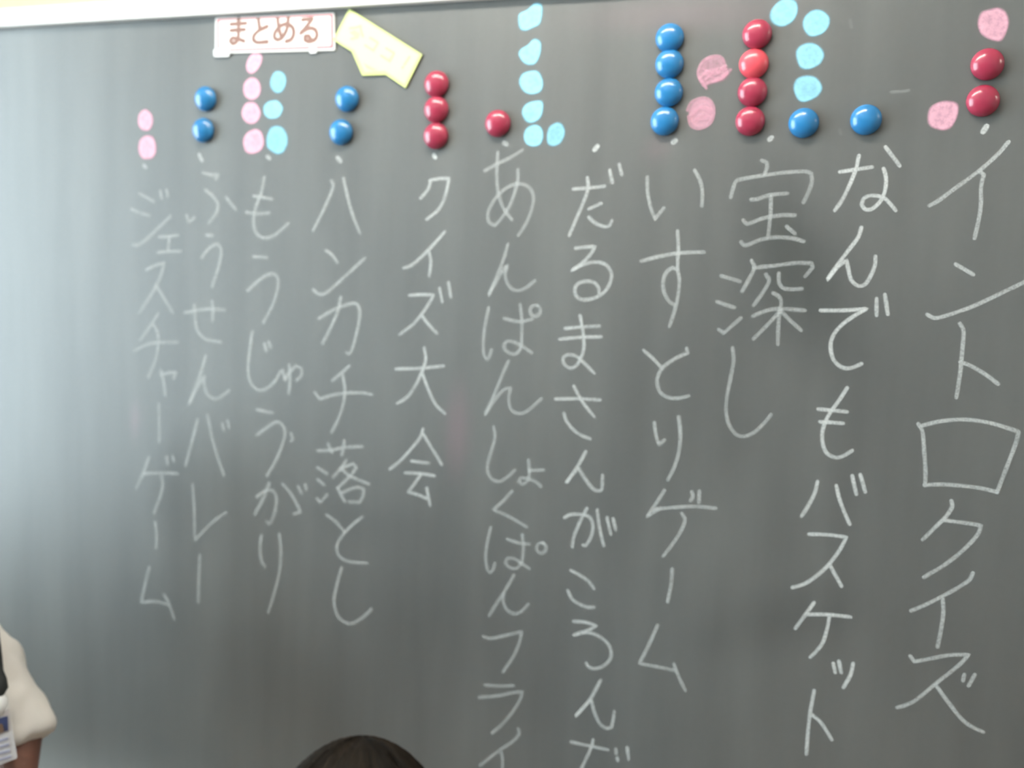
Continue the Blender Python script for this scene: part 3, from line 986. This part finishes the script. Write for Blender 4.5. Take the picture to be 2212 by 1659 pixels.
for ch, s in (('ま', '450,320 690,305; 450,420 670,405; 575,235 570,520 540,600 480,630 440,585 480,540 580,560 660,590'),
              ('と', '885,235 910,400; 1030,355 900,420 820,500 810,570 870,610 1030,600'),
              ('め', '1195,235 1215,390 1260,540; 1365,215 1340,400 1260,540 1190,570 1145,530 1160,440 1240,350 1340,320 1430,370 1450,470 1410,560 1330,595'),
              ('る', '1590,250 1750,230 1650,360 1550,470 1680,390 1780,400 1820,480 1790,560 1700,595 1630,570 1630,510 1690,505 1720,560')):
    ink(parse(s, (440, 10), S1), card, M_CARDINK, 0.0064, -0.0031, 'brown printed letter %s' % ch)

S2 = 8.295
t2 = (710, 0, S2)
note = tag(empty('pointer_sign', on_board(820, 105)), 'pale yellow tilted sign with a pointed tail beside the まとめる card', 'sign')
keep(plate('panel', crop(*t2, '385,165 1690,985 1390,1585 1040,1345 620,1360 430,930 95,725'), 0.0012, 0.0022, M_YELLOW, None), note)
keep(plate('face', crop(*t2, '405,215 1630,992 1375,1510 1025,1275 668,1300 478,900 150,715'), 0.0034, 0.0002, M_YELLOW2, None), note)
av, bv = Vector((0.845, 0.535)), Vector((-0.535, 0.845))
for ch, (cx, cy), size, strokes in (
        ('今', (520, 590), 270, [[(0, -.5), (-.2, -.25), (-.5, 0)], [(0, -.5), (.2, -.25), (.5, 0)], [(-.2, .03), (.2, .03)], [(-.3, .2), (.25, .2), (.1, .38), (-.05, .55)]]),
        ('コ', (790, 800), 270, [[(-.3, -.3), (.32, -.3), (.32, .3)], [(-.32, .3), (.36, .3)]]),
        ('コ', (1075, 985), 270, [[(-.3, -.3), (.32, -.3), (.32, .3)], [(-.32, .3), (.36, .3)]]),
        ('!', (1400, 1130), 270, [[(0, -.45), (0, .15)], [(0, .36), (0, .42)]])):
    sts = [[(710 + (cx + size * (av.x * a + bv.x * b)) / S2, (cy + size * (av.y * a + bv.y * b)) / S2) for a, b in st] for st in strokes]
    ink(sts, note, M_YINK, 0.0040, -0.0038, 'faded red letter on the yellow sign')
keep(plate('tail_mark', crop(*t2, '640,1130 890,1265 790,1275 700,1240'), 0.0037, 0.0002, M_YINK, None), note)

# ---------------------------------------------------------------- people


def loft(bm, pts, radii, seg=18, ref=Vector((0, -1, 0))):
    """closed tube through 3-D points; radii are r or (r_side, r_front)"""
    pts = [Vector(p) for p in pts]
    N = len(pts)
    rings = []
    for i, p in enumerate(pts):
        d = (pts[min(N - 1, i + 1)] - pts[max(0, i - 1)]).normalized()
        fr = ref - d * ref.dot(d)
        if fr.length < 0.05:
            fr = Vector((0, 0, 1)) - d * d.z
        fr.normalize()
        sd = d.cross(fr)
        r = radii[i]
        rs, rf = r if isinstance(r, tuple) else (r, r)
        rings.append([bm.verts.new(p + sd * (rs * math.cos(2 * math.pi * k / seg)) + fr * (rf * math.sin(2 * math.pi * k / seg))) for k in range(seg)])
    for a, b in zip(rings[:-1], rings[1:]):
        for k in range(seg):
            j = (k + 1) % seg
            bm.faces.new((a[k], a[j], b[j], b[k]))
    bm.faces.new(rings[0][::-1])
    bm.faces.new(rings[-1])


def ball(bm, c, r, seg=20):
    mtx = Matrix.Translation(c) @ Matrix.Diagonal((r[0], r[1], r[2], 1))
    bmesh.ops.create_uvsphere(bm, u_segments=seg, v_segments=seg // 2, radius=1.0, matrix=mtx)


def fused(name, bm, m, parent, voxel=0.006, smooth=6, wrinkle=0.0, wscale=18.0):
    """weld overlapping lofts into one continuous skin"""
    me = bpy.data.meshes.new(name)
    bmesh.ops.recalc_face_normals(bm, faces=bm.faces[:])
    bm.to_mesh(me)
    bm.free()
    tmp = bpy.data.objects.new(name, me)
    COL.objects.link(tmp)
    r = tmp.modifiers.new('r', 'REMESH')
    r.mode = 'VOXEL'
    r.voxel_size = voxel
    s = tmp.modifiers.new('s', 'SMOOTH')
    s.iterations = smooth
    s.factor = 0.5
    dg = bpy.context.evaluated_depsgraph_get()
    me2 = bpy.data.meshes.new_from_object(tmp.evaluated_get(dg))
    bpy.data.objects.remove(tmp, do_unlink=True)
    if wrinkle:
        for q in me2.vertices:
            p = q.co
            w = mnoise.noise(Vector((p.x * wscale, p.y * wscale, p.z * wscale * 0.45)))
            w += 0.5 * mnoise.noise(Vector((p.x * wscale * 2.3 + 5, p.y * wscale * 2.3, p.z * wscale)))
            q.co = p + q.normal * (w * wrinkle)
    for p in me2.polygons:
        p.use_smooth = True
    me2.materials.clear()
    return link_mesh(name, me2, m, parent)


def hair_strands(head_c, rad, parent, m, count, seed, drop, face_dir=-1):
    """strands combed from the crown over the scalp: one mesh"""
    rr = random.Random(seed)
    V, Fc, T = [], [], []
    crown = math.radians(18)
    for i in range(count):
        az = rr.uniform(0, 2 * math.pi)
        front = math.cos(az)                    # 1 = towards the face
        lim = 1.05 if front > 0.45 else (1.75 if front > -0.2 else drop)
        end = lim * rr.uniform(0.75, 1.0)
        st = rr.uniform(0.0, 0.75) * end * 0.7
        lift = rr.uniform(0.997, 1.035)
        tone = min(1, max(0, rr.gauss(0.42, 0.30)))
        wv = rr.uniform(-0.10, 0.10)
        K = 7
        row_prev = None
        for k in range(K + 1):
            t = st + (end - st) * k / K
            a = az + wv * math.sin(3 * t)
            d = Vector((math.sin(t) * math.sin(a), face_dir * math.sin(t) * math.cos(a), math.cos(t)))
            # tip the crown backwards
            d = Matrix.Rotation(crown * face_dir * -1, 3, 'X') @ d
            p = head_c + Vector((d.x * rad[0], d.y * rad[1], d.z * rad[2])) * lift
            w = 0.0016 * (1 - 0.85 * abs(2 * k / K - 1) ** 3)
            side = Vector((math.cos(a), -face_dir * math.sin(a) * -1, 0))
            side = side - d * side.dot(d)
            side.normalize()
            row = [len(V), len(V) + 1, len(V) + 2]
            V += [p + side * w, p + d * 0.0008, p - side * w]
            T += [tone] * 3
            if row_prev:
                Fc += [(row_prev[0], row_prev[1], row[1], row[0]), (row_prev[1], row_prev[2], row[2], row[1])]
            row_prev = row
    me = bpy.data.meshes.new('hair_strands')
    me.from_pydata([tuple(q) for q in V], [], Fc)
    at = me.attributes.new('tone', 'FLOAT', 'POINT')
    at.data.foreach_set('value', T)
    for p in me.polygons:
        p.use_smooth = True
    o = link_mesh('hair_strands', me, m, parent)
    o['kind'] = 'stuff'
    return o


def make_person(base, rz, Hh, label, shirt_m, hair_m, arms, hair_count, seed, hair_scale=1.0):
    """standing child, local axes: faces -Y, z up; arms = {side: (shoulder, elbow, wrist, sleeve_end, sleeve_radius)}"""
    root = tag(empty('person', base, (0, 0, rz)), label, 'person')
    s = Hh
    hz = 0.905 * s                                   # head centre
    hr = Vector((0.073, 0.090, 0.112))
    hc = Vector((0, -0.012, hz))
    bm = bmesh.new()
    # trunk and neck
    loft(bm, [(0, 0, .46 * s), (0, 0, .50 * s), (0, .0, .56 * s), (0, 0, .63 * s), (0, .004, .70 * s), (0, .006, .76 * s), (0, .006, .80 * s), (0, .004, .825 * s)],
         [(.075, .062), (.100, .075), (.100, .072), (.092, .066), (.105, .076), (.115, .076), (.098, .062), (.050, .046)])
    loft(bm, [(0, .006, .79 * s), (0, .002, .83 * s), (0, -.006, hz - 0.06)], [.046, .040, .043])
    # head: skull, jaw, nose, ears
    ball(bm, hc, hr)
    ball(bm, hc + Vector((0, -.022, -.052)), (.054, .058, .058))
    loft(bm, [hc + Vector((0, -.084, .012)), hc + Vector((0, -.097, -.018)), hc + Vector((0, -.084, -.030))], [.006, .012, .008], 10)
    for sx in (-1, 1):
        ball(bm, hc + Vector((sx * .075, .010, -.010)), (.010, .016, .027), 12)
    # arms with hands
    for side, (sh, el, wr, send, srad, amid) in arms.items():
        sh, el, wr = Vector(sh), Vector(el), Vector(wr)
        se = Vector(amid)
        loft(bm, [sh.lerp(Vector((0, .006, sh.z)), .3), sh, sh.lerp(se, .5), se, el, el.lerp(wr, .35), wr], [.030, .034, .033, .030, .028, .027, .020], 14)
        d = (wr - el).normalized()
        sx = 1 if sh.x > 0 else -1
        acr = Vector((0, -1, 0)) - d * (-d.y)
        acr.normalize()
        palm_n = d.cross(acr)
        pc = wr + d * 0.045
        loft(bm, [wr, wr + d * .02, pc, wr + d * .075], [(.013, .019), (.013, .028), (.013, .033), (.010, .030)], 12, acr)
        for fi, (off, ln) in enumerate(((.024, .052), (.008, .060), (-.008, .056), (-.023, .044))):
            a0 = wr + d * .066 + acr * off
            cur = -palm_n * sx
            loft(bm, [a0, a0 + d * ln * .45 + cur * .004, a0 + d * ln * .8 + cur * .012, a0 + d * ln + cur * .020], [.0082, .0078, .0070, .0055], 8)
        tb = wr + d * .022 + acr * .022
        loft(bm, [tb, tb + d * .022 + acr * .018, tb + d * .044 + acr * .022], [.0095, .0085, .006], 8)
    # legs and feet
    for sx in (-1, 1):
        x = sx * .055
        loft(bm, [(x, 0, .50 * s), (x * 1.05, 0, .40 * s), (x * 1.05, -.004, .28 * s), (x * 1.05, .004, .20 * s), (x * 1.05, .008, .10 * s), (x * 1.05, .010, .045)],
             [.062, .058, .042, .042, .030, .026], 16)
        loft(bm, [(x * 1.1, .045, .032), (x * 1.1, .0, .035), (x * 1.15, -.07, .026), (x * 1.2, -.13, .018)], [(.026, .030), (.030, .032), (.036, .022), (.026, .014)], 14, Vector((0, 0, 1)))
    fused('body', bm, M_SKIN, root, 0.0048, 5)
    # face
    for sx in (-1, 1):
        bm = bmesh.new()
        ball(bm, hc + Vector((sx * .030, -.0765, .004)), (.0125, .0085, .0085), 16)
        e = from_bm('eye', bm, M_EYE, root, True)
        bm = bmesh.new()
        ball(bm, hc + Vector((sx * .030, -.0832, .004)), (.0058, .0028, .0060), 12)
        from_bm('iris', bm, M_IRIS, e, True)
        bm = bmesh.new()
        loft(bm, [hc + Vector((sx * .016, -.0865, .024)), hc + Vector((sx * .032, -.083, .029)), hc + Vector((sx * .046, -.073, .024))], [.0015, .003, .0012], 8)
        from_bm('eyebrow', bm, M_HAIRB, root, True)
    bm = bmesh.new()
    loft(bm, [hc + Vector((-.020, -.0745, -.058)), hc + Vector((-.008, -.0805, -.057)), hc + Vector((.008, -.0805, -.057)), hc + Vector((.020, -.0745, -.058))],
         [.0012, .0048, .0048, .0012], 8)
    from_bm('mouth', bm, M_LIP, root, True)
    # shirt
    bm = bmesh.new()
    loft(bm, [(0, 0, .455 * s), (0, 0, .50 * s), (0, 0, .57 * s), (0, 0, .64 * s), (0, .002, .70 * s), (0, .006, .755 * s), (0, .006, .790 * s), (0, .006, .818 * s), (0, .004, .836 * s)],
         [(.124, .096), (.122, .092), (.116, .088), (.112, .084), (.120, .090), (.124, .088), (.112, .074), (.078, .058), (.054, .050)], 28)
    for side, (sh, el, wr, send, srad, amid) in arms.items():
        sh, send = Vector(sh), Vector(send)
        inner = Vector((0, .006, sh.z + .012)).lerp(sh, .35)
        loft(bm, [inner, sh.lerp(inner, .25) + Vector((0, 0, .006)), sh.lerp(send, .12), sh.lerp(send, .42), sh.lerp(send, .75), sh.lerp(send, .93), send, sh.lerp(send, 1.04)],
             [.042, .045, .045, srad * .90, srad * .98, srad, srad * .93, srad * .80], 20)
    fused('shirt', bm, shirt_m, root, 0.0062, 4, 0.0072, 24.0)
    # trousers, socks, shoes
    bm = bmesh.new()
    loft(bm, [(0, 0, .56 * s), (0, 0, .51 * s), (0, 0, .46 * s)], [(.108, .082), (.116, .088), (.108, .084)], 24)
    for sx in (-1, 1):
        x = sx * .058
        loft(bm, [(x, 0, .49 * s), (x * 1.05, 0, .40 * s), (x * 1.08, 0, .31 * s)], [.072, .074, .074], 18)
    fused('shorts', bm, M_NAVY, root, 0.007, 4, 0.002)
    for sx in (-1, 1):
        x = sx * .058
        bm = bmesh.new()
        loft(bm, [(x, .008, .13 * s), (x, .010, .08 * s), (x, .010, .05)], [.036, .034, .032], 16)
        from_bm('sock', bm, M_SOCK, root, True)
        bm = bmesh.new()
        loft(bm, [(x * 1.05, .062, .034), (x * 1.05, .045, .042), (x * 1.05, .0, .044), (x * 1.1, -.06, .032), (x * 1.15, -.115, .026), (x * 1.15, -.150, .020)],
             [(.020, .022), (.034, .042), (.037, .044), (.043, .032), (.040, .026), (.020, .018)], 18, Vector((0, 0, 1)))
        from_bm('shoe', bm, M_SHOE, root, True)
    # hair: close cap plus combed strands
    bm = bmesh.new()
    cr = hr * hair_scale + Vector((.0075, .0075, .0085))
    cc = hc + Vector((0, .006, .004))
    bmesh.ops.create_uvsphere(bm, u_segments=48, v_segments=32, radius=1.0)
    for f in list(bm.faces):
        c = f.calc_center_median()
        frontness = -c.y
        low = 0.30 if frontness > 0.55 else (-0.15 if frontness > 0.0 else -0.62)
        if c.z < low:
            bm.faces.remove(f)
    for q in [q for q in bm.verts if not q.link_faces]:
        bm.verts.remove(q)
    for q in bm.verts:
        b = 1 + 0.012 * mnoise.noise(q.co * 5)
        q.co = cc + Vector((q.co.x * cr.x, q.co.y * cr.y, q.co.z * cr.z)) * b
    hair = from_bm('hair', bm, hair_m, root, True)
    me = hair.data
    at = me.attributes.new('tone', 'FLOAT', 'POINT')
    at.data.foreach_set('value', [0.25] * len(me.vertices))
    sd = hair.modifiers.new('t', 'SOLIDIFY')
    sd.thickness = 0.006
    sd.offset = -1
    hs = hair_strands(cc, cr * 1.012, hair, hair_m, hair_count, seed, 2.15)
    return root, cc


# child in a white short-sleeved shirt at the left edge, close to the board
def horiz(vv):
    vv = Vector((vv.x, vv.y, 0))
    return vv.normalized()


SH = at_depth(-22, 1408, 1.50)                         # shoulder joint seen at the photo's left edge
to_cam = horiz(CAM - SH)
turn = math.radians(-22)                             # chest turned towards the picture's left
fwd = Matrix.Rotation(turn, 3, 'Z') @ to_cam
rzA = math.atan2(fwd.y, fwd.x) + math.pi / 2         # local -Y -> fwd
latA = Matrix.Rotation(rzA, 3, 'Z') @ Vector((1, 0, 0))
shx = 0.130
baseA = SH - latA * shx
HA = SH.z / 0.795
inv = (Matrix.Translation((baseA.x, baseA.y, 0)) @ Matrix.Rotation(rzA, 4, 'Z')).inverted()


def locA(p):
    return tuple(inv @ p)


send = at_depth(67, 1592, 1.475)
elb = at_depth(22, 1785, 1.43)
wri = at_depth(-60, 1960, 1.30)
armsA = {'l': (locA(SH), locA(elb), locA(wri), locA(send), 0.043, locA(at_depth(46, 1600, 1.475))),
         'r': ((-shx, .006, SH.z), (-shx - .06, .02, SH.z - .24), (-shx - .05, -.06, SH.z - .44), (-shx - .042, .012, SH.z - .16), 0.048, (-shx - .042, .012, SH.z - .16))}
make_person((baseA.x, baseA.y, 0), rzA, HA, 'person in a white short-sleeved shirt standing by the chalkboard', M_SHIRT, M_HAIRB, armsA, 900, 5)

# name badge on a black strap, hanging in front of the white shirt
bd = 1.425
badge = tag(empty('name_badge', at_depth(-10, 1590, bd)), 'name badge with photo on a black strap worn over the white shirt', 'badge')


def quad3(name, pix, depth, th, m, rnd=0.0):
    bm = bmesh.new()
    pix = rounded(pix, rnd) if rnd else pix
    back = to_cam * -1
    a = [bm.verts.new(at_depth(p[0], p[1], depth)) for p in pix]
    b = [bm.verts.new(q.co + back * th) for q in a]
    k = len(a)
    bm.faces.new(a)
    bm.faces.new(b[::-1])
    for i in range(k):
        bm.faces.new((a[i], a[(i + 1) % k], b[(i + 1) % k], b[i]))
    return keep(from_bm(name, bm, m), badge)


quad3('holder', [(-62, 1556), (19, 1533), (38, 1638), (-42, 1667)], bd, 0.003, M_HOLDER, 5)
quad3('photo', [(-40, 1563), (16.5, 1547), (18, 1578), (-34, 1594)], bd - 0.0015, 0.001, M_BPHOTO)
quad3('portrait', [(-26, 1574), (5, 1563), (9, 1581), (-22, 1591)], bd - 0.0025, 0.001, M_BFACE, 4)
for k in range(4):
    y = 1597 + k * 13
    quad3('print_line', [(-44 + 3 * k, y + 12), (17 + 2.2 * k, y - 4), (18 + 2.2 * k, y + 1), (-43 + 3 * k, y + 17)], bd - 0.0015, 0.001, M_BTEXT)
bm = bmesh.new()
loft(bm, [at_depth(-4, 1500, bd + .004), at_depth(-2, 1512, bd), at_depth(-3, 1530, bd), at_depth(-4, 1546, bd)], [.007, .0115, .0105, .006], 14)
keep(from_bm('clip', bm, M_TAPE, None, True), badge)
bm = bmesh.new()
loft(bm, [at_depth(-14, 1360, bd + .045), at_depth(-9, 1420, bd + .025), at_depth(-6, 1452, bd + .012), at_depth(-1, 1470, bd + .006), at_depth(1, 1486, bd + .002), at_depth(-3, 1504, bd)],
     [.0075, .0085, .0085, .0100, .0105, .006], 14)
keep(from_bm('strap_end', bm, M_STRAP, None, True), badge)
neck = Matrix.Translation((baseA.x, baseA.y, 0)) @ Matrix.Rotation(rzA, 4, 'Z') @ Vector((0.055, -0.045, 0.835 * HA))
neckb = Matrix.Translation((baseA.x, baseA.y, 0)) @ Matrix.Rotation(rzA, 4, 'Z') @ Vector((0.0, 0.062, 0.842 * HA))
bm = bmesh.new()
loft(bm, [neckb, neckb.lerp(neck, .5) + latA * .03, neck, at_depth(-40, 1320, bd + .075), at_depth(-14, 1360, bd + .045)], [(.008, .0015)] * 5, 10)
keep(from_bm('strap', bm, M_STRAP, None, True), badge)

# child in front of the board whose head rises into the bottom of the picture
HT = at_depth(768, 1700, 0.87)
rzB = math.atan2(-(CAM - HT).y, -(CAM - HT).x) + math.pi / 2 + math.radians(-8)   # faces the board
HB = 1.182
sz = 0.795 * HB
armsB = {'l': ((.120, .006, sz), (.150, .02, sz - .21), (.145, -.05, sz - .38), (.142, .012, sz - .14), 0.046, (.142, .012, sz - .14)),
         'r': ((-.120, .006, sz), (-.150, .02, sz - .21), (-.145, -.05, sz - .38), (-.142, .012, sz - .14), 0.046, (-.142, .012, sz - .14))}
make_person((HT.x, HT.y, 0), rzB, HB, 'person with short dark brown hair, only the crown of the head showing', M_GREY, M_HAIR, armsB, 2600, 8, 1.17)
